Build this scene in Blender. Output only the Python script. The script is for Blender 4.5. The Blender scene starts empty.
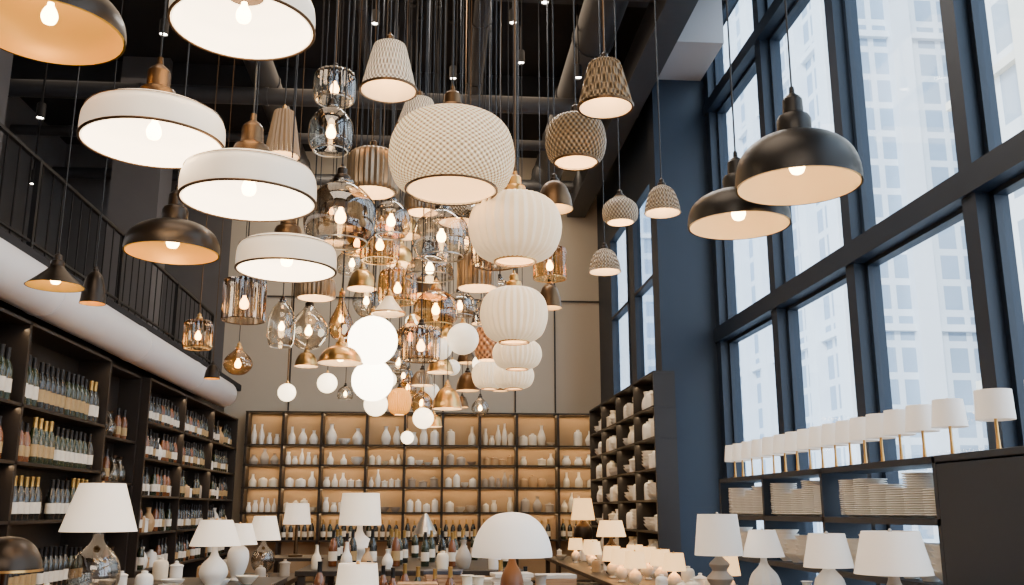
import bpy, bmesh, math, random
from mathutils import Vector
random.seed(11)
S=bpy.context.scene; COL=S.collection
CEIL=9.2
# ------------------------------------------------------------ materials
def newmat(n):
    m=bpy.data.materials.new(n); m.use_nodes=True; return m,m.node_tree,m.node_tree.nodes['Principled BSDF']
def mat(n,c,rough=.5,metal=0,em=None,es=0,var=.12,scale=8,bump=0,coat=0,trans=0):
    m,nt,b=newmat(n)
    tc=nt.nodes.new('ShaderNodeTexCoord'); no=nt.nodes.new('ShaderNodeTexNoise'); no.inputs['Scale'].default_value=scale; no.inputs['Detail'].default_value=4
    nt.links.new(tc.outputs['Object'],no.inputs['Vector'])
    mx=nt.nodes.new('ShaderNodeMix'); mx.data_type='RGBA'
    mx.inputs[6].default_value=(*[x*(1-var) for x in c],1); mx.inputs[7].default_value=(*[min(1,x*(1+var)) for x in c],1)
    nt.links.new(no.outputs[0],mx.inputs[0]); nt.links.new(mx.outputs[2],b.inputs['Base Color'])
    b.inputs['Roughness'].default_value=rough; b.inputs['Metallic'].default_value=metal
    if em: b.inputs['Emission Color'].default_value=(*em,1); b.inputs['Emission Strength'].default_value=es
    if coat: b.inputs['Coat Weight'].default_value=coat
    if bump:
        bp=nt.nodes.new('ShaderNodeBump'); bp.inputs['Strength'].default_value=bump; nt.links.new(no.outputs[0],bp.inputs['Height']); nt.links.new(bp.outputs[0],b.inputs['Normal'])
    return m
def mth(nt,op,a,b=None,clamp=False):
    n=nt.nodes.new('ShaderNodeMath'); n.operation=op; n.use_clamp=clamp
    for i,v in enumerate((a,b)):
        if v is None: continue
        if isinstance(v,(int,float)): n.inputs[i].default_value=v
        else: nt.links.new(v,n.inputs[i])
    return n.outputs[0]
def woven(n,c1,c2,nu,nv,em,es,rough=.7,metal=0):
    m,nt,b=newmat(n)
    uv=nt.nodes.new('ShaderNodeUVMap'); sp=nt.nodes.new('ShaderNodeSeparateXYZ'); nt.links.new(uv.outputs[0],sp.inputs[0])
    a=mth(nt,'SINE',mth(nt,'MULTIPLY',sp.outputs[0],nu*2*math.pi)); c=mth(nt,'SINE',mth(nt,'MULTIPLY',sp.outputs[1],nv*2*math.pi))
    h=mth(nt,'ADD',mth(nt,'MULTIPLY',mth(nt,'MULTIPLY',a,c),.5),.5,True)
    mx=nt.nodes.new('ShaderNodeMix'); mx.data_type='RGBA'; mx.inputs[6].default_value=(*c2,1); mx.inputs[7].default_value=(*c1,1)
    nt.links.new(h,mx.inputs[0]); nt.links.new(mx.outputs[2],b.inputs['Base Color'])
    bp=nt.nodes.new('ShaderNodeBump'); bp.inputs['Strength'].default_value=.9; bp.inputs['Distance'].default_value=.02; nt.links.new(h,bp.inputs['Height']); nt.links.new(bp.outputs[0],b.inputs['Normal'])
    b.inputs['Roughness'].default_value=rough; b.inputs['Metallic'].default_value=metal
    b.inputs['Emission Color'].default_value=(*em,1)
    nt.links.new(mth(nt,'MULTIPLY',mth(nt,'ADD',mth(nt,'POWER',h,1.5),.10),es),b.inputs['Emission Strength'])
    return m
def glass(n,tint,edge,gl=.12):
    m=bpy.data.materials.new(n); m.use_nodes=True; nt=m.node_tree; nt.nodes.clear()
    o=nt.nodes.new('ShaderNodeOutputMaterial'); t=nt.nodes.new('ShaderNodeBsdfTransparent'); g=nt.nodes.new('ShaderNodeBsdfGlossy'); g.inputs['Roughness'].default_value=.05
    lw=nt.nodes.new('ShaderNodeLayerWeight'); lw.inputs[0].default_value=.4
    mc=nt.nodes.new('ShaderNodeMix'); mc.data_type='RGBA'; mc.inputs[6].default_value=(*tint,1); mc.inputs[7].default_value=(*edge,1)
    no=nt.nodes.new('ShaderNodeTexNoise'); no.inputs['Scale'].default_value=6
    nt.links.new(mth(nt,'MULTIPLY',mth(nt,'POWER',lw.outputs['Facing'],1.3),mth(nt,'ADD',no.outputs[0],.5),True),mc.inputs[0]); nt.links.new(mc.outputs[2],t.inputs[0])
    fac=mth(nt,'ADD',mth(nt,'MULTIPLY',mth(nt,'POWER',lw.outputs['Facing'],2.5),.6),gl,True)
    mx=nt.nodes.new('ShaderNodeMixShader'); nt.links.new(fac,mx.inputs[0]); nt.links.new(t.outputs[0],mx.inputs[1]); nt.links.new(g.outputs[0],mx.inputs[2]); nt.links.new(mx.outputs[0],o.inputs[0])
    return m
WARM=(1,.64,.30); WW=(1,.80,.55)
M={
'black':mat('black_metal',(.010,.010,.012),.45,.3),
'ceilm':mat('ceiling_black',(.014,.014,.017),.9),
'wood':mat('dark_wood',(.016,.011,.009),.45,scale=3),
'woodm':mat('walnut',(.18,.075,.03),.45,scale=4),
'floorm':mat('floor_wood',(.40,.20,.09),.35,scale=2),
'navy':mat('navy_paint',(.006,.015,.032),.5,scale=2),
'beige':mat('beige_plaster',(.52,.45,.36),.8,scale=1,var=.06),
'backlit':mat('shelf_back',(.46,.33,.20),.8,scale=2,var=.1),
'grey':mat('grey_concrete',(.13,.12,.12),.8,scale=2),
'lgrey':mat('light_plaster',(.48,.48,.50),.8,scale=1,var=.05),
'pier':mat('white_pier',(.84,.87,.90),.8,scale=1,var=.04),
'duct':mat('white_duct',(.85,.85,.88),.45,scale=2,var=.04),
'white':mat('white_opal',(.90,.80,.66),.35,em=(1,.78,.54),es=.50,var=.03),
'inner':mat('white_inner',(.95,.88,.76),.5,em=(1,.82,.58),es=4.2,var=.03),
'innerg':mat('gold_inner',(.80,.46,.08),.4,.4,em=(1,.52,.06),es=.42),
'innerp':mat('cream_inner',(.78,.62,.38),.5,0,em=(1,.68,.32),es=.42),
'innerw':mat('pale_inner',(.85,.72,.55),.6,em=(1,.68,.36),es=1.0),
'bronze':mat('dark_bronze',(.032,.023,.017),.32,.75),
'bronze2':mat('matte_black_bronze',(.022,.020,.019),.38,.6),
'bronzel':mat('aged_bronze',(.10,.055,.025),.35,.85),
'ribbr':glass('ribbed_bronze_glass',(.58,.45,.32),(.10,.065,.04),.20),
'ribmet':mat('ribbed_brushed_bronze',(.22,.155,.10),.30,.8,em=WARM,es=.03),
'brass':mat('brass',(.62,.36,.12),.28,.95),
'chrome':mat('brushed_steel',(.45,.43,.4),.3,.95),
'wood2':mat('ribbed_wood',(.22,.14,.08),.5,em=WARM,es=.08),
'cream':mat('cream_ceramic',(.92,.78,.58),.4,em=(1,.70,.38),es=.62,var=.05),
'ceram':mat('white_ceramic',(.92,.89,.84),.3,var=.04),
'ceramw':mat('ivory_ceramic',(.86,.77,.62),.4,var=.06),
'ceramg':mat('grey_stoneware',(.40,.35,.30),.5,var=.1,bump=.2),
'tan':mat('tan_stoneware',(.50,.32,.16),.5,var=.1),
'opal':mat('glowing_opal',(.95,.9,.8),.3,em=(1,.78,.48),es=5,var=.02),
'opalw':mat('milk_glass',(.92,.86,.76),.25,em=(1,.80,.54),es=.9,var=.02),
'opalh':mat('bright_opal',(.95,.92,.85),.3,em=(1,.86,.62),es=12,var=.02),
'amberop':mat('amber_glow_glass',(.9,.40,.06),.25,em=(1,.34,.03),es=.9),
'bulb':mat('bulb_glow',(1,.8,.5),.4,em=(1,.60,.24),es=34,var=.01),
'lens':mat('spot_lens',(1,1,1),.4,em=(1,.9,.75),es=30,var=.01),
'rattan':woven('rattan_weave',(.85,.72,.56),(.30,.19,.11),40,12,WW,.5),
'wcream':woven('cream_weave',(.95,.82,.64),(.42,.28,.15),58,20,(1,.68,.34),1.5),
'wbronze':woven('bronze_weave',(.25,.17,.10),(.035,.022,.014),36,9,WARM,.15,.35,.7),
'wgrey':woven('taupe_weave',(.50,.41,.32),(.11,.08,.055),30,8,WARM,.2,.5,.3),
'copper':woven('copper_scale',(.62,.27,.11),(.14,.05,.025),14,6,WARM,.1,.3,.8),
'clear':glass('clear_glass',(.93,.88,.80),(.40,.33,.25),.14),
'amber':glass('amber_glass',(.92,.68,.36),(.42,.22,.08),.12),
'smoke':glass('smoked_glass',(.68,.60,.50),(.20,.15,.11),.16),
'pane':glass('window_glass',(.95,.98,1),(.8,.88,.95),.02),
'linen':mat('linen_shade',(.92,.84,.74),.8,em=(1,.80,.58),es=.7,var=.03,scale=40),  # emission added to brighten the shade; its bulb is unlit
'linenlit':mat('lit_linen_shade',(.85,.65,.4),.8,em=(1,.54,.18),es=1.9,var=.04),
'linend':mat('white_shade',(.92,.88,.83),.75,em=(1,.88,.74),es=.30,var=.03,scale=40),  # slight glow put into the shades of switched-off lamps
'bot':mat('dark_bottle_glass',(.010,.010,.008),.12,0,coat=.5),
'botg':mat('green_bottle_glass',(.018,.028,.012),.12,0,coat=.5),
'bota':mat('amber_bottle_glass',(.16,.05,.015),.15,0,coat=.5),
'lab':mat('paper_label',(.80,.74,.64),.7),
'labg':mat('gold_label',(.42,.28,.12),.5),
'foil':mat('gold_foil',(.5,.32,.1),.35,.8),
'book':mat('book_cover',(.7,.65,.58),.6),'bookd':mat('dark_book_cover',(.05,.06,.09),.5),'bookr':mat('tan_book_cover',(.45,.26,.14),.5),
'street':mat('street',(.35,.36,.38),.9),
'pipeg':mat('dark_grey_pipe',(.050,.050,.055),.5,.3),
}
def facade(n,wall,win,pu,pv,fu,fv):
    m,nt,b=newmat(n); tc=nt.nodes.new('ShaderNodeTexCoord'); sp=nt.nodes.new('ShaderNodeSeparateXYZ'); nt.links.new(tc.outputs['Object'],sp.inputs[0])
    u=mth(nt,'ADD',sp.outputs[0],sp.outputs[1])
    a=mth(nt,'GREATER_THAN',mth(nt,'FRACT',mth(nt,'DIVIDE',mth(nt,'ADD',u,500),pu)),fu); c=mth(nt,'GREATER_THAN',mth(nt,'FRACT',mth(nt,'DIVIDE',mth(nt,'ADD',sp.outputs[2],300),pv)),fv)
    f=mth(nt,'MULTIPLY',a,c)
    no=nt.nodes.new('ShaderNodeTexNoise'); no.inputs['Scale'].default_value=.25; nt.links.new(tc.outputs['Object'],no.inputs[0])
    mw=nt.nodes.new('ShaderNodeMix'); mw.data_type='RGBA'; mw.inputs[6].default_value=(*win,1); mw.inputs[7].default_value=(*[min(1,x*1.7) for x in win],1); nt.links.new(no.outputs[0],mw.inputs[0])
    mx=nt.nodes.new('ShaderNodeMix'); mx.data_type='RGBA'; mx.inputs[6].default_value=(*wall,1); nt.links.new(mw.outputs[2],mx.inputs[7]); nt.links.new(f,mx.inputs[0]); nt.links.new(mx.outputs[2],b.inputs['Base Color'])
    b.inputs['Roughness'].default_value=.6; return m
FA=facade('tower_facade',(.80,.84,.88),(.27,.34,.42),1.25,1.6,.25,.22)
FB=facade('far_facade',(.64,.73,.82),(.24,.33,.43),1.7,2.0,.3,.3)
FC=facade('stone_facade',(.84,.82,.78),(.30,.33,.36),2.25,3.0,.5,.3)
# ------------------------------------------------------------ mesh helpers
def finish(bm,name,mats,smooth,sharp=40):
    me=bpy.data.meshes.new(name); bm.normal_update(); bm.to_mesh(me); bm.free()
    for m in mats: me.materials.append(M[m] if isinstance(m,str) else m)
    if smooth:
        me.polygons.foreach_set('use_smooth',[True]*len(me.polygons))
        try: me.set_sharp_from_angle(angle=math.radians(sharp))
        except Exception: pass
    return me
def lathe(name,prof,mats,seg=32,ribs=0,amp=0,inner=None,smooth=True,sharp=40):
    bm=bmesh.new(); uvl=bm.loops.layers.uv.new('UVMap'); n=len(prof)
    rows=[]
    for j,(r,z) in enumerate(prof):
        row=[]
        for i in range(seg):
            a=2*math.pi*i/seg; rr=r
            if ribs and (inner is None or j<inner+1): rr=r*(1+amp*math.cos(ribs*a))
            row.append(bm.verts.new((rr*math.cos(a),rr*math.sin(a),z)))
        rows.append(row)
    nn=(inner+1 if inner else n)-1
    for j in range(n-1):
        for i in range(seg):
            k=(i+1)%seg
            f=bm.faces.new((rows[j][i],rows[j][k],rows[j+1][k],rows[j+1][i]))
            if inner is not None and j>=inner: f.material_index=min(1,len(mats)-1)
            for lp,(u,v) in zip(f.loops,((i,j),(i+1,j),(i+1,j+1),(i,j+1))): lp[uvl].uv=(u/seg,v/max(nn,1))
    bmesh.ops.remove_doubles(bm,verts=bm.verts,dist=1e-6)
    bmesh.ops.dissolve_degenerate(bm,edges=bm.edges,dist=1e-7)
    return finish(bm,name,mats,smooth,sharp)
def boxes(name,bl,mats,bev=0):
    bm=bmesh.new()
    for b in bl:
        x0,x1,y0,y1,z0,z1=b[:6]
        r=bmesh.ops.create_cube(bm,size=1)
        for v in r['verts']: v.co=Vector(((x0+x1)/2+v.co.x*(x1-x0),(y0+y1)/2+v.co.y*(y1-y0),(z0+z1)/2+v.co.z*(z1-z0)))
    if bev: bmesh.ops.bevel(bm,geom=bm.edges[:],offset=bev,segments=1,affect='EDGES')
    return finish(bm,name,mats,False)
def obj(name,me,loc=(0,0,0),parent=None,rot=0):
    o=bpy.data.objects.new(name,me); o.location=loc; o.rotation_euler[2]=rot; COL.objects.link(o)
    if parent: o.parent=parent
    return o
def thing(o,label,cat,group=None):
    o['label']=label; o['category']=cat
    if group: o['group']=group
    return o
def struct(o,label=None):
    o['kind']='structure'
    if label: o['label']=label
    return o
def sbox(name,x0,x1,y0,y1,z0,z1,m,parent=None,bev=0):
    cx,cy=(x0+x1)/2,(y0+y1)/2
    return obj(name,boxes(name,[(x0-cx,x1-cx,y0-cy,y1-cy,0,z1-z0)],[m],bev),(cx,cy,z0),parent)
def smoothp(p,n=3):
    out=[]
    for i in range(len(p)-1):
        p0=p[max(i-1,0)];p1=p[i];p2=p[i+1];p3=p[min(i+2,len(p)-1)]
        for k in range(n):
            t=k/n
            out.append(tuple(.5*((2*p1[q])+(-p0[q]+p2[q])*t+(2*p0[q]-5*p1[q]+4*p2[q]-p3[q])*t*t+(-p0[q]+3*p1[q]-3*p2[q]+p3[q])*t**3) for q in (0,1)))
    out.append(p[-1]); return [(max(0,r),z) for r,z in out]
# ------------------------------------------------------------ room shell
def S_(name,*a,**k): return struct(sbox(name,*a,**k))
S_('floor',-8.2,4.6,-3,20.2,-.12,0,'floorm')
S_('ceiling',-8.2,4.6,-3,20.2,CEIL,CEIL+.15,'ceilm')
S_('wall_back',-4.4,3.64,20,20.2,0,CEIL,'beige')
S_('wall_left',-4.5,-4.3,-3,20,0,3.9,'wood')
S_('wall_left',-8.2,-8.0,-3,20.2,3.9,CEIL,'grey')
S_('wall_back',-8.2,-4.4,20,20.2,3.9,CEIL,'grey')
S_('wall_front',-8.2,4.6,-3.2,-3,0,CEIL,'lgrey')
S_('trim_1',-8.0,-3.98,-3,20,3.9,4.02,'ceilm')
A0,A1=3.54,3.66
al=[(A0,A1,14.4,20,0,3.5),(A0,A1,14.4,20,6.9,CEIL),(A0,A1,14.4,14.7,3.5,6.9),(A0,A1,16.3,16.8,3.5,6.9),(A0,A1,18.5,20,3.5,6.9)]
struct(obj('wall_right',boxes('wall_right_alcove',al,['navy'])))
for i,(y0,y1) in enumerate([(14.7,16.3),(16.8,18.5)]):
    w=struct(obj('window_%d'%(i+1),boxes('w',[(A0-.02,A1,y0,y0+.07,3.5,6.9),(A0-.02,A1,y1-.07,y1,3.5,6.9),(A0-.02,A1,y0,y1,3.5,3.57),(A0-.02,A1,y0,y1,6.83,6.9),(A0-.02,A1,y0,y1,5.2,5.26)],['navy'])))
    obj('glass_pane',boxes('g',[(A0+.05,A0+.06,y0,y1,3.5,6.9)],['pane']),(0,0,0),w)
S_('wall_pilaster',3.42,4.62,14,14.42,0,CEIL,'navy')
S_('wall_right',4.4,4.6,-3,14,0,.3,'navy')
ms=[13.9,11.5,9.25,7.0,4.75,2.5,.25,-2.0]
bn=3
for i in range(len(ms)-1):
    y1,y0=ms[i],ms[i+1]
    for z0,z1 in ((.3,4.0),(4.2,7.7),(7.85,CEIL)):
        w=struct(obj('window_%d'%bn,boxes('wframe',[(4.40,4.52,y0+.10,y0+.16,z0,z1),(4.40,4.52,y1-.16,y1-.10,z0,z1),(4.40,4.52,y0+.1,y1-.1,z0,z0+.06),(4.40,4.52,y0+.1,y1-.1,z1-.06,z1)],['navy'])))
        obj('glass_pane',boxes('g',[(4.45,4.46,y0+.1,y1-.1,z0,z1)],['pane']),(0,0,0),w)
        bn+=1
tn=2
for y in ms: S_('trim_%d'%tn,4.28,4.56,y-.10,y+.10,.3,CEIL,'navy'); tn+=1
for z0,z1 in ((3.98,4.2),(7.68,7.86)): S_('trim_%d'%tn,4.24,4.58,-2.1,13.98,z0,z1,'navy'); tn+=1
S_('trim_%d'%tn,3.28,4.22,12.7,13.99,8.3,CEIL,'lgrey'); tn+=1
for x in (-3.0,-1.35,.19,1.71,2.56): S_('trim_%d'%tn,x-.015,x+.015,19.97,20,3.5,8.6,'wood'); tn+=1
for z in (5.9,8.6): S_('trim_%d'%tn,-4.3,3.54,19.965,20,z,z+.03,'wood'); tn+=1
S_('wall_column',-5.5,-4.7,15.7,16.4,4.02,CEIL,'grey')
S_('wall_column',-6.3,-5.7,11.6,12.2,4.02,CEIL,'grey')
struct(sbox('ground',-10,140,-40,180,-6,-5.8,'street'))
def building(name,x0,x1,y0,y1,h,m,label,pier,pm='pier',w=.3,fl=9.5):
    cx,cy=(x0+x1)/2,(y0+y1)/2
    e=obj(name,None,(cx,cy,-5.8)); thing(e,label,'building')
    obj('facade',boxes('facade',[(x0-cx,x1-cx,y0-cy,y1-cy,0,h)],[m]),(0,0,0),e)
    bl=[]; y=y0
    while y<=y1: bl.append((x0-cx-.6,x0-cx+.2,y-cy-w,y-cy+w,0,h)); y+=pier
    x=x0
    while x<=x1: bl.append((x-cx-w,x-cx+w,y0-cy-.6,y0-cy+.2,0,h)); x+=pier
    z=fl
    while z<h: bl.append((x0-cx-.3,x1-cx,y0-cy-.3,y1-cy,z,z+.35)); z+=fl
    obj('facade_pier',boxes('pier',bl,[pm]),(0,0,0),e)
building('office_tower',20.7,45,45,75,70,FA,'pale white high-rise tower with a grid of windows',3.75,'pier',.55,16)
building('office_tower',2,26,84,104,75,FB,'bluish pale high-rise seen beyond the tower',5.1,'pier',.6,16)
building('stone_building',22,40,8,36.4,60,FC,'beige stone building with tall windows',4.5,'ceramw',.5,12)
# ------------------------------------------------------------ mezzanine
dm=lathe('duct',[(0,0),(.23,0),(.24,.02)]+sum([[(.24,z-.02),(.247,z-.015),(.247,z+.015),(.24,z+.02)] for z in (3,6,9,12,15,18)],[])+[(.24,20.58),(.23,20.6),(0,20.6)],['duct'],40)
d=obj('ventilation_duct',dm,(-3.93,-2.4,3.62)); d.rotation_euler=(-math.pi/2,0,0); thing(d,'thick white round ventilation duct under the balcony','duct')
e=obj('balcony_railing',None,(-4.05,8,4.02)); thing(e,'black metal balcony railing with thin vertical bars','railing')
obj('handrail',boxes('h',[(-.022,.022,-8,9.4,.93,.965)],['black']),(0,0,0),e); obj('bottom_rail',boxes('h',[(-.015,.015,-8,9.4,.08,.105)],['black']),(0,0,0),e)
pk=boxes('picket',[(-.007,.007,-.007,.007,0,.93)],['black'])
y=-1.2
for i in range(38): obj('baluster',pk,(0,y,0),e); y+=.28
for y in (-1.2,1.5,4.2,6.9,9.38): obj('post',boxes('post',[(-.025,.025,-.025,.025,0,.965)],['black']),(0,y,0),e)
# ------------------------------------------------------------ ceiling services
def pipe(name,p0,p1,r,m,label):
    v=Vector(p1)-Vector(p0); L=v.length
    pr=[(0,0),(r,0)]
    k=1.0
    while k<L-.5: pr+=[(r,k),(r*1.08,k),(r*1.08,k+.05),(r,k+.05)]; k+=2.0
    pr+=[(r,L),(0,L)]
    o=obj(name,lathe(name,pr,[m],20),p0); o.rotation_mode='QUATERNION'; o.rotation_quaternion=v.to_track_quat('Z','Y'); thing(o,label,'pipe'); return o
for x,z,r in ((-2.9,8.5,.22),(-1.2,8.85,.1),(.6,8.7,.16),(2.3,8.45,.3)): pipe('ceiling_pipe',(x,-2,z),(x,19.9,z),r,'pipeg','black round ceiling pipe with joints')
for y,z,r in ((11.2,8.15,.09),(14.5,8.0,.14),(17,8.3,.1),(19,8.2,.12)): pipe('ceiling_pipe',(-7.8,y,z),(3.3,y,z),r,'pipeg','black cross pipe under the dark ceiling')
for y in (9,12.5,16): thing(sbox('ceiling_beam',-7.9,4.2 if y<12 else 3.2,y-.12,y+.12,8.78,9.19,'pipeg'),'black steel beam under the dark ceiling','beam')
thing(sbox('ceiling_beam',2.85,3.25,-2,19.9,7.8,8.3,'pipeg'),'long dark beam running beside the windows','beam')
hb=lathe('spothead',[(0,.2),(.05,.2),(.055,.18),(.055,.02),(.06,0),(.05,.0),(.045,.03),(0,.03)],['black'],16)
hl=lathe('spotlens',[(.044,.015),(0,.012)],['lens'],16)
for i,(x,y,z) in enumerate([(-3.3,9.2,6.7),(-5.2,10.5,6.6),(-5.0,11.6,6.3),(-6.2,12.4,6.2),(-3.4,11,7.2),(-2.6,12,7.7),(-.9,12,8.0),(1.0,12,8.1),(1.2,13,8.0),(1.4,11.6,8.2),(.2,13.4,7.9),(-5.8,9.4,6.9),(-4.6,9.0,6.0),(-5.6,13,5.9),(2.0,12.6,7.6)]):
    e=obj('track_spotlight',None,(x,y,z)); thing(e,'small black ceiling spotlight with a lit lens','spotlight','ceiling spotlights')
    obj('spot_body',hb,(0,0,0),e); obj('spot_lens',hl,(0,0,0),e)
    obj('spot_rod',boxes('rod',[(-.01,.01,-.01,.01,.18,CEIL-z)],['black']),(0,0,0),e)
# ------------------------------------------------------------ pendants
PR={
'drum':[(.985,0),(1,.06),(1,.45),(.975,.68),(.90,.86),(.72,.96),(.22,1.0)],
'dome':[(1,0),(1,.15),(.97,.38),(.87,.62),(.66,.82),(.4,.94),(.2,1)],
'cone':[(1,0),(.9,.1),(.35,.75),(.22,1)],
'taper':[(1,0),(.95,.12),(.62,.9),(.5,1),(.2,1.02)],
'bell':[(1,0),(.95,.10),(.86,.42),(.6,.82),(.22,1)],
'barrel':[(.72,0),(.9,.12),(1,.35),(1,.55),(.92,.78),(.72,.94),(.35,1)],
'globe':[(.45,0),(.8,.12),(.97,.35),(1,.55),(.9,.78),(.65,.93),(.25,1)],
'cyl':[(1,0),(1,.5),(1,.9),(.88,.99),(.25,1)],
'jar':[(.75,0),(.95,.15),(1,.4),(.92,.65),(.6,.86),(.36,.94),(.34,1)],
'tear':[(0,0),(.5,.05),(.9,.25),(1,.45),(.8,.68),(.4,.88),(.22,1)],
'cage':[(.9,0),(1,.1),(1,.7),(.85,.92),(.35,1)],
'pear':[(0,0),(.7,.04),(1,.25),(.95,.4),(.5,.65),(.3,.8),(.25,1)],
'opal':[(math.sin(math.pi*k/12),(1-math.cos(math.pi*k/12))/2) for k in range(13)],
}
RIB={'cyl':(24,.05),'cage':(22,.045),'globe':(30,.035)}
LAB={('drum','white'):'wide white opal pendant lamp with bronze rim and cap',('dome','bronze'):'dark bronze dome pendant lamp with golden inside',('dome','bronze2'):'large matte black dome pendant lamp with pale inside',('taper','rattan'):'tapered woven cream pendant lamp shade',
('barrel','wcream'):'large cream woven barrel pendant lamp',('barrel','wbronze'):'bronze woven barrel pendant lamp',('globe','cream'):'cream ribbed globe pendant lamp'}
MN={'white':'white opal','bronze':'dark bronze','bronze2':'matte black','ribbr':'ribbed bronze glass','ribmet':'ribbed bronze metal','wgrey':'taupe woven','bronzel':'aged bronze','rattan':'woven rattan','wcream':'cream woven','wbronze':'bronze woven','cream':'cream ribbed ceramic','clear':'clear glass','amber':'amber glass','smoke':'smoked glass','opal':'glowing opal glass','opalh':'brightly glowing opal glass','opalw':'milk glass','amberop':'glowing amber glass','brass':'polished brass','wood2':'ribbed wood','copper':'copper scaled'}
KN={'drum':'drum','dome':'dome','cone':'cone','taper':'tapered','bell':'bell','barrel':'barrel','globe':'round','cyl':'cylinder','jar':'jar-shaped','tear':'teardrop','cage':'ribbed lantern','pear':'bottle-shaped','opal':'ball'}
cordm=lathe('cord',[(.0045,0),(.0045,1)],['black'],8); cordb=lathe('cordb',[(.005,0),(.005,1)],['bronzel'],8)
canm=lathe('canopy',[(0,-.04),(.05,-.035),(.055,-.01),(.055,0),(0,0)],['black'],16)
bulbm=lathe('bulb',smoothp([(0,-.055),(.025,-.048),(.036,-.02),(.03,.01),(.016,.035),(.014,.05)]),['bulb'],16)
capm={}
for c in ('bronze','bronze2','bronzel','brass','black'):
    capm[c]=lathe('cap_'+c,[(0,0),(.27,0),(.28,.03),(.28,.24),(.25,.30),(.17,.34),(.16,.56),(.13,.60),(.05,.66),(.04,.76),(0,.76)],[c],24,sharp=30)
PLACED=[]
GL=('clear','smoke','amber','ribbr')
def pendant(kind,x,y,z,D,H,m,cap='bronze',bulb=True,inner=None,rare=.12):
    R=D/2; e=obj('pendant_lamp',None,(x,y,z)); PLACED.append((x,y,z,R,H))
    thing(e,LAB.get((kind,m),'%s %s pendant lamp on a thin cord'%(MN[m],KN[kind])),'pendant lamp')
    p=PR[kind]
    if kind!='opal': p=smoothp(p,3)
    out=[(r*R,t*H) for r,t in p]; ribs,amp=RIB.get(kind,(0,0))
    if m=='wood2': ribs,amp=20,.06
    if m=='ribmet': ribs,amp=28,.035
    if kind in('taper','bell') and m in('wbronze','wgrey'): ribs,amp=26,.04
    seg=ribs*6 if ribs else 40
    if kind in('opal','tear','pear'):
        me=lathe('lamp_shade',out,[m],seg,ribs,amp)
    else:
        th=.004+.02*R
        ins=[(max(r-th,.001),t-(0 if i==0 else th*.6*(t/H))) for i,(r,t) in enumerate(out)][::-1]
        im=inner or {'white':'inner','bronze':'innerg','bronze2':'innerp','bronzel':'innerp'}.get(m,'innerw')
        if m in GL: me=lathe('lamp_shade',out,[m],seg,ribs,amp)
        else: me=lathe('lamp_shade',out+ins,[m,im],seg,ribs,amp,inner=len(out)-1)
    obj('lamp_shade',me,(0,0,0),e)
    cs=max(R*1.0,.11) if kind in('drum','dome') else max(R*.85,.09)
    if kind=='opal': cs*=.8
    zs=cs*(1.15 if kind in('drum','dome') else .9)
    c=obj('socket_cap',capm[cap],(0,0,H-.012),e); c.scale=(cs,cs,zs)
    top=H-.012+zs*.76
    k=obj('cord',cordb if random.random()<rare else cordm,(0,0,top-.005),e); k.scale[2]=CEIL-z-top+.005
    obj('ceiling_canopy',canm,(0,0,CEIL-z),e)
    if kind=='drum':
        t=.004
        obj('rim_band',lathe('rim',[(R+t*.3,-.003),(R+t,.0),(R+t,.005),(R+t*.2,.006),(R-.008,.003),(R-.008,-.003),(R+t*.3,-.003)],['bronzel'],48),(0,0,0),e)
        obj('rim_band',lathe('rim2',[(R*.957,H*.78),(R*.965,H*.78),(R*.958,H*.80),(R*.945,H*.80)],['bronzel'],48),(0,0,0),e)
    if m in GL:
        r0=out[0][0]
        if r0>.01: obj('rim_band',lathe('rimc',[(r0-.003,-.002),(r0+.004,-.002),(r0+.004,.005),(r0-.003,.005),(r0-.003,-.002)],['brass' if m=='amber' else 'bronzel' if m=='ribbr' else 'chrome'],32),(0,0,0),e)
    if m in('cream','wcream','rattan','wbronze'):
        r0=out[0][0]
        obj('rim_band',lathe('rimg',[(r0-.004,-.004),(r0+.006,-.004),(r0+.008,.008),(r0-.004,.008)],['brass' if m=='cream' else 'bronzel'],32),(0,0,0),e)
    if bulb and kind!='opal':
        b=obj('light_bulb',bulbm,(0,0,max(H*.45,.04)),e); s=min(.9,max(.6,R/.16)); b.scale=(s,s,s)
    return e
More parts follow.
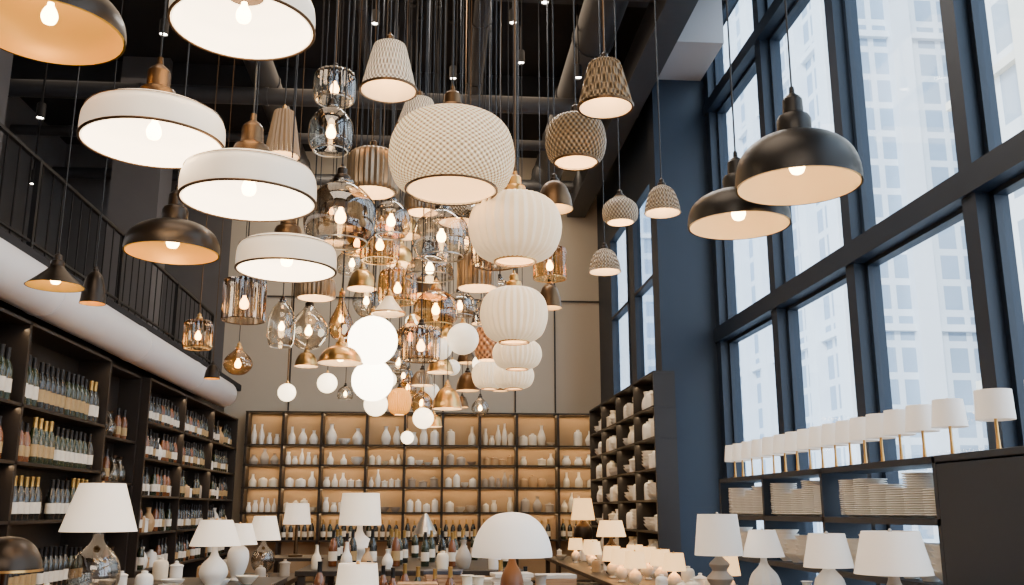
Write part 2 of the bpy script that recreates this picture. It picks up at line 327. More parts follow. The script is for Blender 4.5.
PT='''dome -1.61 3.71 3.41 .60 .20 bronze
drum -.84 3.77 3.50 .60 .16 white
drum -1.24 4.00 3.05 .60 .16 white
drum -.836 4.09 2.83 .59 .17 white
dome -1.32 4.71 2.75 .46 .17 bronze
drum -.79 4.94 2.73 .52 .16 white
cone -2.44 6.16 2.90 .36 .14 bronze
bell -2.74 7.68 3.11 .20 .27 bronze
cyl -1.31 6.50 2.76 .28 .29 ribbr
jar -1.21 7.49 2.75 .22 .37 clear
cage -2.20 8.92 2.96 .26 .28 amber
tear -1.90 9.31 2.77 .28 .26 amber
bell -3.05 13.29 3.26 .22 .20 bronze
taper -1.10 6.43 3.93 .24 .34 wood2
jar -.72 6.04 3.83 .30 .32 clear
cage -.76 6.47 4.38 .29 .24 smoke
taper -.31 5.39 3.98 .34 .30 rattan
taper -.13 5.80 3.91 .30 .20 rattan
barrel .07 4.74 3.13 .66 .41 wcream
cage -.42 5.84 3.48 .32 .29 ribmet
jar -.56 5.33 3.00 .42 .37 smoke
cage -.45 7.32 3.42 .30 .30 amber
jar .03 6.35 3.20 .40 .35 clear
globe .43 5.03 2.83 .50 .39 cream
bell .18 7.75 3.88 .34 .20 wbronze
barrel .81 5.25 3.50 .36 .29 wbronze
taper .92 4.86 3.68 .30 .27 wbronze
jar 1.42 6.99 3.68 .28 .21 wgrey
bell 1.62 6.45 3.59 .26 .21 wgrey
bell 1.47 7.97 3.53 .28 .21 wgrey
bell .86 6.64 3.66 .28 .22 bronzel
dome 1.46 3.56 2.78 .50 .23 bronze2
dome 1.37 4.05 2.76 .46 .17 bronze2
globe .50 5.94 2.54 .42 .36 cream
globe .72 8.22 2.70 .42 .27 cream
globe .75 8.96 2.62 .38 .25 cream
cyl .99 8.02 3.47 .28 .28 amber
cyl .31 6.94 3.12 .30 .25 ribmet
dome -.05 6.94 3.20 .36 .17 clear
bell 1.09 8.86 3.39 .24 .24 bronzel
jar 0 7.58 2.96 .36 .30 amber
cage -.33 8.01 3.23 .32 .30 amber
cage -1.05 8.20 3.30 .34 .18 ribmet
opal .26 8.82 2.92 .30 .30 opalw
opal -.55 8.36 2.74 .44 .44 opalh
opal -.59 9.13 2.51 .40 .40 opalh
pear -.87 8.72 3.03 .22 .44 amber
tear -1.13 8.48 2.89 .35 .40 clear
bell -.757 7.66 2.65 .37 .14 brass
opal -1.07 9.60 2.64 .20 .20 opal
opal -1.39 9.12 2.50 .17 .17 opal
opal -.63 10.42 2.49 .26 .26 opal
opal -.11 10.06 2.33 .22 .22 opal
opal -.32 11.88 2.29 .16 .16 opal
globe -.39 10.84 2.55 .26 .30 amberop
barrel .53 9.40 2.96 .28 .36 copper
bell .36 10.27 2.76 .26 .20 bronzel
globe .58 10.02 2.75 .36 .30 cream
jar -.06 12.2 3.43 .36 .32 amber
tear -.25 9.44 3.07 .32 .28 amber
jar -.43 11.22 3.10 .30 .26 clear
bell .065 10.95 3.05 .32 .18 brass
jar -.16 12.5 2.75 .28 .27 amber
bell .19 12.6 2.86 .26 .19 brass
cone -.38 7.60 3.05 .27 .15 cream
jar .24 9.32 3.39 .34 .25 smoke
bell .82 11.82 2.95 .20 .12 bronzel
tear -.76 10.26 3.55 .30 .42 clear
cage -.12 7.40 3.85 .28 .21 ribmet
bell -.69 8.72 3.51 .28 .19 brass
jar -.35 12.72 2.99 .24 .25 amber
bell 0 13.0 2.60 .24 .17 brass
opal .22 11.83 3.14 .20 .20 opalw
jar 1.11 9.81 4.25 .28 .20 smoke
bell -1.60 11.95 3.25 .30 .18 brass
bell .40 13.61 2.93 .20 .16 bronzel
jar -.91 10.04 3.98 .34 .28 clear
opal -.63 13.12 3.14 .22 .22 opal
jar -1.22 13.21 2.98 .22 .19 clear'''
CAPS={'brass':'brass','cream':'brass','opal':'brass','opalh':'brass','opalw':'brass','amber':'brass','wood2':'brass','rattan':'bronzel','wcream':'bronzel','white':'bronzel','bronze2':'bronze2'}
for l in PT.split('\n'):
    k,x,y,z,D,H,m=l.split()
    pendant(k,float(x),float(y),float(z),float(D),float(H),m,CAPS.get(m,'bronze'))
# further lamps filling the middle of the cluster, then its lower tail
HH={'bell':.7,'opal':.8,'pear':1.8,'tear':1.1,'jar':.95,'cage':.95,'cyl':1.0,'taper':.9,'globe':.85,'dome':.5,'barrel':.8}
def fill(seed,n,yr,sr,tr,dr,opts,sep):
    rr=random.Random(seed); cnt=0
    for _ in range(6000):
        if cnt>=n: break
        y=rr.uniform(*yr); s=rr.uniform(*sr); x=y*s; t=rr.uniform(*tr)
        z=1.5+y*t; D=rr.uniform(*dr); k,m=rr.choice(opts); H=D*HH[k]
        if k=='opal': D=H=min(D,.24)
        if y<8.6 and abs(s+.066)<.045 and t<.23: continue
        ok=True
        for (a,b,c,R,h) in PLACED:
            d=math.hypot(x-a,y-b)
            if c>z: lim=R+.02+(D/2 if c<z+H+.12 else 0)
            else: lim=D/2+.02+(R if z<c+h+.12 else 0)
            if d<lim: ok=False; break
            if abs(b-y)<2.5 and abs(a/b-s)*9<sep and abs((c-1.5)/b-t)*9<sep: ok=False; break
        if ok: pendant(k,x,y,z,D,H,m,CAPS.get(m,'bronze'),rare=0); cnt+=1
fill(8,24,(6.4,11.5),(-.115,.11),(.14,.31),(.26,.36),[('jar','clear'),('jar','amber'),('bell','ribmet'),('cage','ribbr'),('cage','smoke'),('bell','amber'),('cage','amber'),('barrel','ribmet'),('jar','smoke'),('opal','opalw'),('bell','brass'),('dome','clear'),('globe','ribbr'),('bell','bronzel')],.17)
fill(21,14,(9.8,14),(-.09,.05),(.095,.19),(.22,.34),[('bell','brass'),('jar','amber'),('bell','ribmet'),('opal','opalw'),('tear','clear'),('dome','brass'),('jar','smoke'),('bell','bronzel'),('opal','opal')],.1)
# ------------------------------------------------------------ shelving
def unit(name,label,x0,x1,y0,y1,levels,ups,axis,m,back=None,t=.03):
    e=obj(name,None,((x0+x1)/2,(y0+y1)/2,0)); thing(e,label,'shelving unit'); cx,cy=(x0+x1)/2,(y0+y1)/2; tp=max(levels)
    for z in levels: obj('shelf_board',boxes('b',[(x0-cx,x1-cx,y0-cy,y1-cy,z-t,z)],[m]),(0,0,0),e)
    for u in ups:
        if axis=='y': bx=(x0-cx,x1-cx,u-.025-cy,u+.025-cy,0,tp)
        else: bx=(u-.025-cx,u+.025-cx,y0-cy,y1-cy,0,tp)
        obj('upright',boxes('u',[bx],[m]),(0,0,0),e)
    if back: obj('back_panel',boxes('bp',[tuple(v-(cx if i<2 else cy if i<4 else 0) for i,v in enumerate(back[0]))],[back[1]]),(0,0,0),e)
    return e
unit('bottle_shelving','dark wood shelving holding wine bottles along the side',-4.28,-3.9,7.0,11.8,[.1,.7,1.40,1.95,2.49,3.28],[7.03,9.4,11.77],'y','wood',((-4.295,-4.28,7,11.8,0,3.28),'wood'))
unit('bottle_shelving','dark wood shelving with bottles and jars along the side',-4.28,-3.9,13.4,19.5,[.1,.7,1.2,1.7,2.2,2.7,3.28],[13.43,15.4,17.4,19.47],'y','wood',((-4.295,-4.28,13.4,19.5,0,3.28),'wood'))
unit('bottle_shelving','shallow dark shelving with glass vessels between two units',-4.28,-4.0,11.84,13.36,[.1,.7,1.3,1.85,2.4,3.28],[11.87,13.33],'y','wood',((-4.295,-4.28,11.84,13.36,0,3.28),'wood'))
BX=[-3.74,-3.02,-2.25,-1.35,-.58,.19,.95,1.71,2.56,3.42]
unit('back_shelving','tall backlit shelving grid filled with pale vases',-3.77,3.45,19.55,19.97,[.12,.92,1.46,1.95,2.39,2.79,3.45],BX,'x','wood',((-3.77,3.45,19.955,19.97,0,3.45),'backlit'))
unit('side_shelving','dark shelving stacked with white tableware beneath the windows',3.2,3.52,13.65,19.5,[.3,.75,1.2,1.65,2.1,2.55,3.0,3.5],[13.68,15.1,16.6,18.1,19.47],'y','wood')
unit('plate_shelving','navy open shelving with stacked plates along the windows',3.58,4.02,6.62,11.9,[.1,.55,.98,1.44,1.88],[6.65,8.7,10.3,11.87],'y','navy',None,.05)
e=obj('low_cabinet',None,(3.8,5.5,0)); thing(e,'solid navy cabinet at the end of the plate shelves','cabinet')
obj('cabinet_body',boxes('cb',[(-.22,.22,-1.1,1.1,0,1.82)],['navy']),(0,0,0),e); obj('cabinet_top',boxes('ct',[(-.24,.24,-1.1,1.1,1.83,1.88)],['navy'],.005),(0,0,0),e)
for y in (-.55,.55): obj('cabinet_door',boxes('cd',[(-.235,-.22,y-.545,y+.545,.1,1.82)],['navy'],.003),(0,0,0),e)
def P(name,prof,m,seg=20,n=3,ribs=0,amp=0): return lathe(name,smoothp(prof,n) if n else prof,[m],seg,ribs,amp)
VP={'vase':[(0,0),(.06,0),(.085,.07),(.09,.13),(.06,.2),(.03,.25),(.035,.3),(.045,.31)],
'jar':[(0,0),(.07,0),(.08,.02),(.08,.16),(.06,.2),(.03,.21),(.03,.23),(0,.235)],
'bottle_vase':[(0,0),(.05,0),(.06,.05),(.055,.13),(.025,.19),(.02,.27),(.028,.28)],
'bowl':[(0,0),(.05,0),(.06,.01),(.10,.05),(.13,.09),(.12,.09),(.09,.05),(0,.02)],
'canister':[(0,0),(.06,0),(.065,.01),(.065,.15),(.07,.155),(.07,.17),(.02,.19),(.02,.21),(0,.215)],
'pitcher':[(0,0),(.06,0),(.08,.06),(.07,.14),(.045,.19),(.055,.24),(.045,.24)]}
GOODS={}
for k,p in VP.items():
    for m in ('ceram','ceramw','tan','ceramg'): GOODS[k,m]=P(k,p,m)
CN={'ceram':'white ceramic','ceramw':'ivory ceramic','tan':'tan stoneware','ceramg':'grey stoneware'}
def good(k,m,x,y,z,s,group,where,sz=None):
    o=obj(k,GOODS[k,m],(x,y,z),rot=random.random()*6); o.scale=(s,s,sz or s); thing(o,'%s %s %s'%(CN[m],k.replace('_',' '),where),k.replace('_',' ').split()[-1],group)
for li,(z,zr) in enumerate(((2.79,1.5),(2.39,1.05),(1.95,1.15),(1.46,1.25))):
    for b in range(9):
        x0,x1=BX[b]+.05,BX[b+1]-.05; k=random.choice(list(VP)); mm=random.choice(['ceram','ceram','ceramw','tan','ceram','ceramw','ceramg'] if li else ['ceram','ceramw','ceram'])
        n=random.choice((3,4,5)) if k!='bowl' else 3
        for i in range(n):
            if random.random()<.5: k=random.choice(('vase','bottle_vase','canister','jar','pitcher','bowl'))
            w=(x1-x0)/n; s=min(w*.47/{'vase':.09,'jar':.08,'bottle_vase':.06,'bowl':.13,'canister':.07,'pitcher':.08}[k],1.35)
            xx=x0+w*(i+.5)
            if k=='bowl':
                for q in range(random.randint(1,3)): good(k,mm,xx,19.70,z+q*.034*s,min(s,1),'pale vases on the backlit shelves','on the backlit shelf')
            elif random.random()<.95: good(k,mm,xx,19.70+random.uniform(-.03,.03),z,s*random.uniform(.75,1),'pale vases on the backlit shelves','on the backlit shelf',random.uniform(.55,1)*zr)
for li,z in enumerate((.75,1.2,1.65,2.1,2.55,3.0)):
    y=13.87
    while y<19.35:
        if min(abs(y-u) for u in (15.1,16.6,18.1))>.15:
            k=random.choice(('bowl','bowl','canister','pitcher','jar'))
            if k=='bowl':
                for q in range(random.randint(3,5) if y<16 and z>1 else 2): good(k,'ceram',3.36,y,z+q*.05,1.0,'white tableware on the side shelving','in a stack on the dark side shelving')
            else: good(k,random.choice(('ceram','ceramw','ceram')),3.36,y,z,1.3,'white tableware on the side shelving','on the dark side shelving')
        y+=.29
botp=[(0,0),(.044,0),(.048,.01),(.048,.21),(.04,.25),(.019,.30),(.017,.37),(.019,.375),(.019,.385),(0,.385)]
BOT={m:lathe('bottle',botp,[m],20,sharp=50) for m in('bot','botg','bota')}
lm={m:lathe('label',[(.0488,.06),(.0488,.16)],[m],20) for m in('lab','labg')}
fm={m:lathe('foil',[(.0195,.30),(.0185,.37),(.0202,.375),(.0202,.387),(0,.387)],[m],16) for m in('foil','black')}
decm=lathe('decanter',smoothp([(0,0),(.09,0),(.12,.05),(.1,.13),(.04,.2),(.025,.26),(.03,.33),(.04,.35)]),['smoke'],24)
decc=lathe('decanterc',smoothp([(0,0),(.07,0),(.10,.08),(.09,.16),(.04,.24),(.03,.30),(.05,.34)]),['clear'],24)
BN={'bot':'dark','botg':'green','bota':'amber'}
def bottle(x,y,z,m='bot',lb='lab',fl='foil',parts=True,s=1,group='wine bottles on the side shelves',where='on the dark shelf'):
    o=obj('wine_bottle',BOT[m],(x,y,z)); o.scale=(s,s,s); thing(o,'%s glass wine bottle with %s label %s'%(BN[m],'pale' if lb=='lab' else 'gold',where),'bottle',group)
    obj('bottle_label',lm[lb],(0,0,0),o); obj('foil_capsule',fm[fl],(0,0,0),o)
def decanter(x,y,z,me,w):
    o=obj('decanter',me,(x,y,z)); thing(o,'%s glass decanter on the dark shelf'%w,'decanter','decanters on the side shelves')
for z in (.7,1.40,1.95,2.49):
    y=7.2; run=0
    while y<11.62:
        if abs(y-9.4)>.11:
            if run<=0:
                run=random.randint(4,9); m=random.choice(('bot','bot','botg','bota' if z<2 else 'bot')); lb=random.choice(('lab','lab','labg')); fl=random.choice(('foil','black','black')); s0=random.uniform(1.2,1.33) if z>2 else random.uniform(1,1.25)
                if z<2.2 and random.random()<.55: decanter(-4.1,y+.04,z,random.choice((decm,decc)),'pale'); y+=.26
                else: y+=.05
                continue
            bottle(-4.0,y,z,m,lb,fl,True,s0*random.uniform(.98,1.02)); run-=1
        else: y+=.08
        y+=.135
for z in (.7,1.3,1.85,2.4):
    for y in (12.05,12.3,12.6,12.9,13.15):
        if random.random()<.85:
            if random.random()<.5: decanter(-4.14,y,z,random.choice((decm,decc)),'clear')
            else: bottle(-4.13,y,z,'bota','labg','black',True,1.05)
for z in (.7,1.2,1.7,2.2,2.7):
    y=13.6
    while y<19.3:
        if min(abs(y-u) for u in (15.4,17.4))>.12:
            if random.random()<.15: good(random.choice(('vase','jar','canister')),random.choice(('ceram','tan','ceramg')),-4.05,y+.03,z,random.uniform(.8,1.1),'jars on the side shelves','on the dark shelf'); y+=.05
            else: bottle(-4.0,y,z,random.choice(('bot','botg','bot','bota')),random.choice(('lab','lab','labg')),'black',True,random.uniform(.95,1.08))
        y+=random.uniform(.14,.2)
for b in range(9):
    x=BX[b]+.1
    while x<BX[b+1]-.08:
        bottle(x,19.70,.92,random.choice(('bot','botg','bot')),'lab','foil',True,random.uniform(.95,1.1),'wine bottles on the back shelf','on the back shelf'); x+=.135
plm=lathe('plate',[(0,0),(.07,0),(.075,.006),(.13,.02),(.14,.024),(.139,.029),(.125,.025),(.07,.012),(0,.012)],['ceram'],28)
y=6.85; yy=[]
while y<11.7:
    if min(abs(y-u) for u in (8.7,10.3))>.17: yy.append(y)
    y+=.295
for y in yy:
    for i in range(random.randint(11,19)):
        o=obj('plate',plm,(3.74+random.uniform(-.004,.004),y,1.44+i*.0182)); thing(o,'white ceramic plate in a stack on the navy shelf','plate','stacked plates on the navy shelving')
for y in yy:
    for i in range(random.randint(4,6)):
        o=obj('bowl',GOODS['bowl','ceram'],(3.74,y,.98+i*.045)); thing(o,'white ceramic bowl in a stack on the navy shelf','bowl','stacked bowls on the navy shelving')
# ------------------------------------------------------------ tables
def table(name,label,x0,x1,y0,y1,z,m='wood'):
    e=obj(name,None,((x0+x1)/2,(y0+y1)/2,0)); thing(e,label,'table'); a,b=(x1-x0)/2,(y1-y0)/2
    obj('table_top',boxes('tt',[(-a,a,-b,b,z-.05,z)],[m],.005),(0,0,0),e)
    for sx in(-1,1):
        for sy in(-1,1): obj('leg',boxes('lg',[(sx*(a-.06)-.035,sx*(a-.06)+.035,sy*(b-.06)-.035,sy*(b-.06)+.035,0,z-.05)],[m]),(0,0,0),e)
    obj('lower_shelf',boxes('ls',[(-a+.05,a-.05,-b+.05,b-.05,.25,.29)],[m]),(0,0,0),e)
table('display_table','dark wood display table with table lamps',-2.75,-1.25,4.9,8.8,.93)
table('display_table','dark wood table with small lamps beside the shelving',-2.4,-1.4,9.7,11.2,.82)
table('display_table','small dark wood table near the back shelving',-2.7,-1.7,16,17.2,.75)
table('display_table','dark wood table crowded with vases and books',-1.0,1.25,4.6,8.4,.72)
table('display_table','dark wood table holding lamps and bottles',-1.3,.9,9.6,12.6,.93)
table('display_counter','long dark wood counter lined with table lamps',1.95,2.95,4.3,17,.72)
# ------------------------------------------------------------ table lamps
BP={'gourd':[(0,0),(.75,0),(.8,.04),(.45,.1),(.9,.3),(1,.42),(.8,.58),(.35,.72),(.2,.85),(.2,1)],
'urn':[(0,0),(.6,0),(.65,.05),(.5,.1),(.85,.35),(1,.6),(.85,.8),(.4,.92),(.25,1)],
'ball':[(0,0),(.6,0),(.6,.06),(.3,.1),(.8,.25),(1,.45),(.8,.66),(.35,.8),(.2,.9),(.2,1)],
'column':[(0,0),(1,0),(1,.05),(.3,.09),(.22,.5),(.22,1)],
'stack':[(0,0),(.8,0),(.9,.1),(.6,.2),(1,.33),(.6,.47),(.9,.6),(.5,.72),(.7,.82),(.25,.93),(.2,1)]}
BULBOFF=lathe('bulboff',smoothp([(0,-.055),(.025,-.048),(.036,-.02),(.03,.01),(.016,.035),(.014,.05)]),['ceram'],16)
def tlamp(x,y,zt,zs,D,H,base,br,bm,shade='linen',topk=.72,stem='brass',label='',group=None,kind='drum',ribs=0,lit=False):
    e=obj('table_lamp',None,(x,y,zt)); thing(e,label,'table lamp',group)
    hs=zs-zt; R=D/2; hb=hs+(.02 if kind=='drum' else .0)
    bp=BP[base]
    me=lathe('base',[(r*br,t*hb) for r,t in (bp if base=='column' else smoothp(bp,3))],[bm],24 if not ribs else ribs*4,ribs,.05 if ribs else 0)
    obj('lamp_base',me,(0,0,0),e)
    top=hs+H
    obj('stem',lathe('stem',[(.006,hb-.01),(.006,hs+H*.55)],[stem],10),(0,0,0),e)
    if kind=='drum':
        o=[(R,hs),(R*(1+topk)/2,hs+H/2),(R*topk,top)]; i=[(R*topk-.004,top),(R-.004,hs),(R,hs)]
        obj('lamp_shade',lathe('shade',o+i,[shade],40,inner=None),(0,0,0),e)
        obj('shade_ring',lathe('ring',[(.004,top-.02),(R*topk-.004,top-.02),(R*topk-.004,top-.016),(.004,top-.016)],[stem],24),(0,0,0),e)
        obj('finial',lathe('fin',[(0,top-.02),(.008,top-.02),(.012,top),(.006,top+.012),(0,top+.015)],[stem],12),(0,0,0),e)
    elif kind=='dome':
        p=smoothp([(1,0),(.99,.15),(.9,.45),(.7,.75),(.4,.94),(0,1)],4); o=[(r*R,hs+t*H) for r,t in p]; i=[(max(0,r*R-.006),hs+t*H*.96) for r,t in p][::-1]
        obj('lamp_shade',lathe('shade',o+i,[shade,'innerg' if shade=='bronze' else 'innerw'],48,inner=len(o)-1,sharp=60),(0,0,0),e)
        if shade=='bronze': obj('rim_band',lathe('rimd',[(R-.008,hs-.004),(R+.006,hs-.004),(R+.006,hs+.008),(R-.008,hs+.008)],['brass'],40),(0,0,0),e)
    elif kind=='cone':
        o=[(R,hs),(R*.3,hs+H*.85),(R*.15,top)]; i=[(R*.3-.004,hs+H*.83),(R-.004,hs)]
        obj('lamp_shade',lathe('shade',o+i,[shade,'innerw'],32,inner=2),(0,0,0),e)
    b=obj('light_bulb',bulbm if lit else BULBOFF,(0,0,hs+H*.4),e); b.scale=(.8,.8,.8)
tlamp(-1.91,5.81,.93,1.38,.42,.27,'ball',.14,'clear','linen',.6,'brass','white cone shade table lamp with clear glass ball base')
tlamp(-1.55,7.22,.93,1.25,.36,.18,'gourd',.10,'ceram','linen',.62,'brass','white shade table lamp with white ceramic base')
tlamp(-1.60,8.35,.93,1.22,.30,.17,'urn',.09,'ceram','linen',.65,'brass','small white shade table lamp with ceramic urn base')
tlamp(-1.72,10.28,.82,1.20,.34,.24,'ball',.12,'smoke','linen',.65,'brass','white shade table lamp with smoked glass ball base')
tlamp(-2.24,16.53,.75,1.27,.46,.34,'column',.12,'bronzel','linen',.8,'brass','drum shade lamp with slim bronze base')
tlamp(-.78,10.76,.93,1.34,.46,.34,'gourd',.16,'ceram','linen',.88,'brass','large white drum shade lamp with white ceramic base')
tlamp(-.08,11.8,.93,1.22,.30,.24,'column',.09,'chrome','chrome',.4,'chrome','metal desk lamp with pointed cone shade',kind='cone')
tlamp(.46,5.61,.72,1.24,.46,.25,'urn',.07,'woodm','linend',.4,'brass','large white dome table lamp with turned wooden base',kind='dome')
tlamp(-.42,5.75,.72,1.02,.26,.18,'urn',.08,'ceram','linen',.85,'brass','small white drum shade lamp with ceramic base')
tlamp(-2.15,5.20,.93,1.20,.34,.17,'column',.09,'bronze','bronze',.4,'bronze','dark bronze dome lamp glowing warm underneath',kind='dome',lit=True)
tlamp(2.51,16.13,.72,1.34,.40,.35,'urn',.16,'bronze','linenlit',.72,'bronze','lit warm shade lamp with dark urn base',lit=True)
tlamp(2.29,12.4,.72,1.17,.38,.2,'ball',.12,'bronze','linenlit',.75,'bronze','lit warm shade lamp with dark round base',lit=True)
tlamp(2.15,7.23,.72,1.17,.36,.30,'stack',.11,'ceramg','linend',.82,'chrome','white drum shade lamp with textured grey stacked base')
tlamp(2.55,7.40,.72,1.15,.32,.20,'ball',.12,'ceram','linend',.62,'chrome','white tapered shade lamp with round ceramic base',ribs=12)
tlamp(2.42,5.85,.72,1.16,.30,.20,'urn',.10,'ceram','linend',.72,'chrome','white tapered shade lamp with ceramic base')
tlamp(2.44,5.05,.72,1.17,.40,.22,'ball',.15,'ceramg','linend',.74,'chrome','large white tapered shade lamp with stoneware base')
for x,y in ((2.51,12.0),(2.51,11.3),(2.5,10.6),(2.42,9.7),(2.2,13.3),(2.3,14.1),(2.2,14.9),(2.15,11.6),(2.12,10.9),(2.13,10.2),(2.75,9.0)):
    tlamp(x,y,.72,.91,.24,.17,'ball',.07,'ceramw','linenlit',.8,'brass','small lit table lamp with warm glowing shade on the counter','small lit lamps on the counter',lit=True)
for i,y in enumerate((5.55,6.12,6.7,7.1,7.47,7.8,8.12,8.42,8.74,9.05,9.36,9.7,10.05,10.4,10.77,11.13,11.48,11.78)):
    tlamp(3.76,y,1.88,2.09,.25,.20,'column',.05,'brass','linend',.94 if y<6.4 else .84,'brass','small white shade lamp with slim brass stem','small lamps on top of the navy shelving')
# ------------------------------------------------------------ goods on tables
def rowgoods(x0,x1,y0,y1,z,n,ks,ms_,group,where,smin=.8,smax=1.3,avoid=(),gap=.21):
    pts=[]
    for _ in range(n*40):
        if len(pts)>=n: break
        x,y=random.uniform(x0,x1),random.uniform(y0,y1)
        if all((x-a)**2+(y-b)**2>gap**2 for a,b in pts) and all((x-a)**2+(y-b)**2>r*r for a,b,r in avoid):
            pts.append((x,y))
            if ks is None: bottle(x,y,z,random.choice(('bot','botg','bota')),random.choice(('lab','labg')),random.choice(('foil','black')),True,random.uniform(.85,1.0),group,where)
            else: good(random.choice(ks),random.choice(ms_),x,y,z,random.uniform(smin,smax),group,where)
BK=[(.10,8.0),(.38,7.95),(.62,7.6),(1.0,7.9),(-.1,7.5)]
rowgoods(-.9,1.15,6.3,7.3,.72,16,['vase','jar','canister','pitcher','bottle_vase'],['ceram','ceramw','ceramg','tan'],'vases on the display table','on the dark display table',.8,1.2,avoid=[(a,b,.3) for a,b in BK],gap=.24)
rowgoods(-.9,1.15,7.35,8.3,.72,14,None,None,'bottles on the display table','on the dark display table',avoid=[(a,b,.24) for a,b in BK],gap=.13)
rowgoods(-1.2,.8,9.7,9.98,.93,7,['vase','bottle_vase','jar'],['ceram','ceramw','ceramg','tan'],'vases on the lamp table','on the dark lamp table',.6,.95,gap=.19)
rowgoods(-1.2,.8,10.15,10.42,.93,9,None,None,'bottles on the lamp table','on the dark lamp table',avoid=[(-.78,10.76,.3)],gap=.13)
for x,y in ((-.45,11.3),(-.3,11.0),(.2,11.4),(.35,11.1),(.5,11.5),(-.2,12.2),(.1,12.3),(.4,12.2),(-.5,12.1),(-1.1,11.6),(-1.1,12.0),(.62,11.9),(.25,10.7),(-.35,10.65),(.7,11.2),(.75,12.3),(.0,11.1)): bottle(x,y,.93,random.choice(('bot','botg')),'lab','foil',True,.9,'bottles on the lamp table','on the dark lamp table')
rowgoods(-2.6,-1.4,6.3,8.6,.93,14,['bowl','canister','jar'],['ceramg','ceramw','ceram'],'small goods on the side table','on the dark display table',.5,.8,[(-1.91,5.81,.3),(-1.55,7.22,.26),(-1.6,8.35,.26)])
rowgoods(-2.3,-1.5,9.8,11.1,.82,6,['bowl','canister','jar'],['ceramg','tan','ceram'],'small goods on the low table','on the dark low table',.6,.9,[(-1.72,10.28,.28)])
rowgoods(2.1,2.85,7.8,9.5,.72,12,['bowl','canister','jar'],['ceram','ceramw'],'small goods on the counter','on the dark counter',.7,1.0,[(2.75,9.0,.24),(2.42,9.7,.24)])
rowgoods(2.05,2.85,10.0,16.8,.72,26,['bowl','canister','jar','vase'],['ceram','ceramw','tan'],'small goods on the counter','on the dark counter',.6,.9,[(x,y,.24) for x,y in ((2.51,12.0),(2.51,11.3),(2.5,10.6),(2.42,9.7),(2.2,13.3),(2.3,14.1),(2.2,14.9),(2.15,11.6),(2.12,10.9),(2.13,10.2),(2.51,16.13),(2.29,12.4))])
rowgoods(2.6,2.9,5.3,7.2,.72,5,['vase','pitcher'],['ceram','ceramg'],'vases behind the counter lamps','on the dark counter',.9,1.2,[(2.55,7.4,.3),(2.42,5.85,.26),(2.44,5.05,.3)])
bk={m:boxes('bk',[(-.11,.11,-.15,.15,0,.03),],[m],.003) for m in('book','bookd','bookr')}
bkp=boxes('pages',[(-.104,.113,-.145,.145,.004,.026)],['ceram'])
for sx,sy,z,n in ((.10,8.0,.72,10),(.42,7.95,.72,8),(.62,7.6,.72,10),(1.0,7.9,.72,9),(-.1,7.5,.72,8),(-1.35,5.2,.93,4),(-1.45,5.75,.93,3)):
    for i in range(n):
        m=random.choice(('book','bookd','bookr','book')); o=obj('book',bk[m],(sx,sy,z+i*.031),rot=random.uniform(-.15,.15)+math.pi/2*(z<.9)); thing(o,'hardback book lying in a stack on the table','book','books stacked on the tables')
        obj('pages',bkp,(0,0,0),o)
# ------------------------------------------------------------ lights
def area(n,loc,rot,sx,sy,e,c,tgt=None):
    l=bpy.data.lights.new(n,'AREA'); l.shape='RECTANGLE'; l.size=sx; l.size_y=sy; l.energy=e; l.color=c
    o=bpy.data.objects.new(n,l); o.location=loc; o.rotation_euler=rot; COL.objects.link(o)
    if tgt: o.rotation_euler=(Vector(tgt)-Vector(loc)).to_track_quat('-Z','Y').to_euler()
for z in (1.42,1.91,2.35,2.75,3.41): area('shelf_led_light',(-.16,19.86,z),(math.radians(-6),0,0),7.0,.03,15,(1,.62,.30))
for z in (1.42,1.91,2.35,2.75,3.41): area('shelf_led_light',(-.16,19.57,z),(math.radians(12),0,0),7.0,.02,11,(1,.74,.46))
for y0 in (9.4,16.4):
    for z in ((1.9,2.44,3.2) if y0<12 else (2.15,2.65,3.2)): area('shelf_led_light',(-3.94,y0,z),(0,math.radians(-24),0),.03,4.4,9,(1,.68,.38))
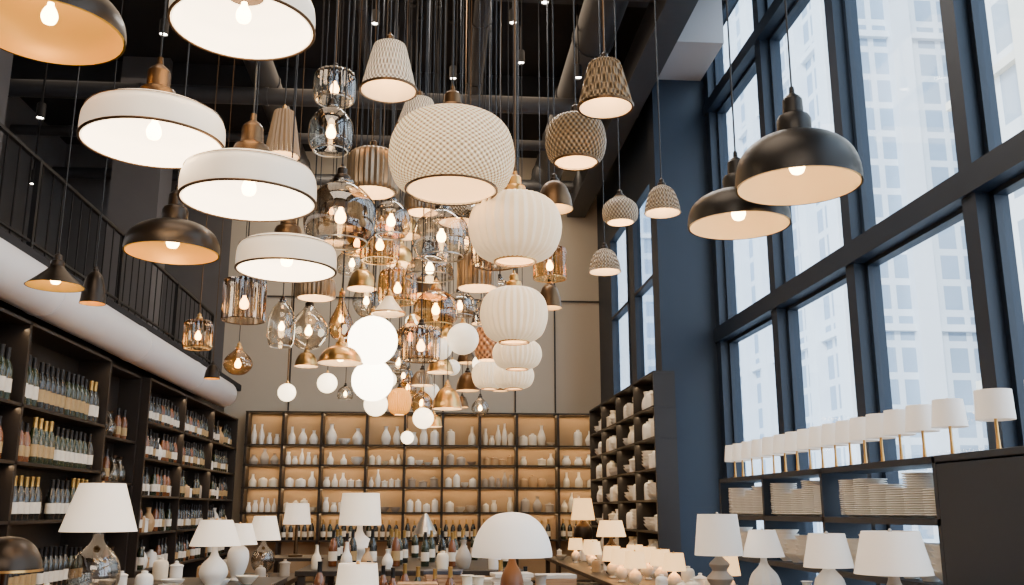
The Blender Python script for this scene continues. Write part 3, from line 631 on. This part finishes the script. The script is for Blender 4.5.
for z in (1.6,2.05,2.5,2.95,3.43): area('shelf_led_light',(3.26,16.6,z),(0,math.radians(15),0),.03,5.4,9,(1,.72,.42))
area('room_fill_light',(-.5,11,8.6),(0,0,0),5,12,330,(1,.76,.53))  # broad unseen fill lamps, added to raise the interior light
area('room_fill_light',(-.5,3,6.5),(0,0,0),3,3,170,(1,.80,.60))
area('room_fill_light',(-.5,-1,4.5),(math.radians(62),0,0),4,1.5,130,(1,.83,.65))  # added fill from behind the camera
area('shelf_fill_light',(1.2,8.5,7.2),(0,0,0),.5,4,190,(1,.93,.85),(3.8,8.6,1.4))  # unseen fill added to brighten the plate shelves
area('shelf_fill_light',(-1.2,12.5,6.2),(0,0,0),4,.4,45,(1,.84,.64),(0,19.6,2.2))  # added front fill for the goods on the back shelving
area('wall_wash_light',(-.2,18.2,8.3),(math.radians(35),0,0),6.5,.3,120,(1,.80,.56))
area('balcony_light',(-6,12,8.8),(0,0,0),2,8,25,(1,.8,.6))
s=bpy.data.lights.new('sun','SUN'); s.energy=5.0; s.angle=.05; s.color=(1,.99,.98)
so=bpy.data.objects.new('sun',s); so.rotation_euler=Vector((.45,.75,-.45)).to_track_quat('-Z','Y').to_euler(); so.location=(0,-30,40); COL.objects.link(so)
w=bpy.data.worlds.new('world'); S.world=w; w.use_nodes=True; nt=w.node_tree; bg=nt.nodes['Background']
tc=nt.nodes.new('ShaderNodeTexCoord'); sp=nt.nodes.new('ShaderNodeSeparateXYZ'); nt.links.new(tc.outputs['Generated'],sp.inputs[0])
cr=nt.nodes.new('ShaderNodeValToRGB'); cr.color_ramp.elements[0].color=(.86,.92,1,1); cr.color_ramp.elements[1].color=(.58,.78,1,1); nt.links.new(sp.outputs[2],cr.inputs[0]); nt.links.new(cr.outputs[0],bg.inputs[0]); bg.inputs[1].default_value=5.2
# ------------------------------------------------------------ camera
c=bpy.data.cameras.new('camera'); c.sensor_width=36; c.lens=33.4; c.clip_end=500
co=bpy.data.objects.new('camera',c); co.location=(0,0,1.5); co.rotation_euler=(math.radians(102.9),0,math.radians(-4.69)); COL.objects.link(co); S.camera=co
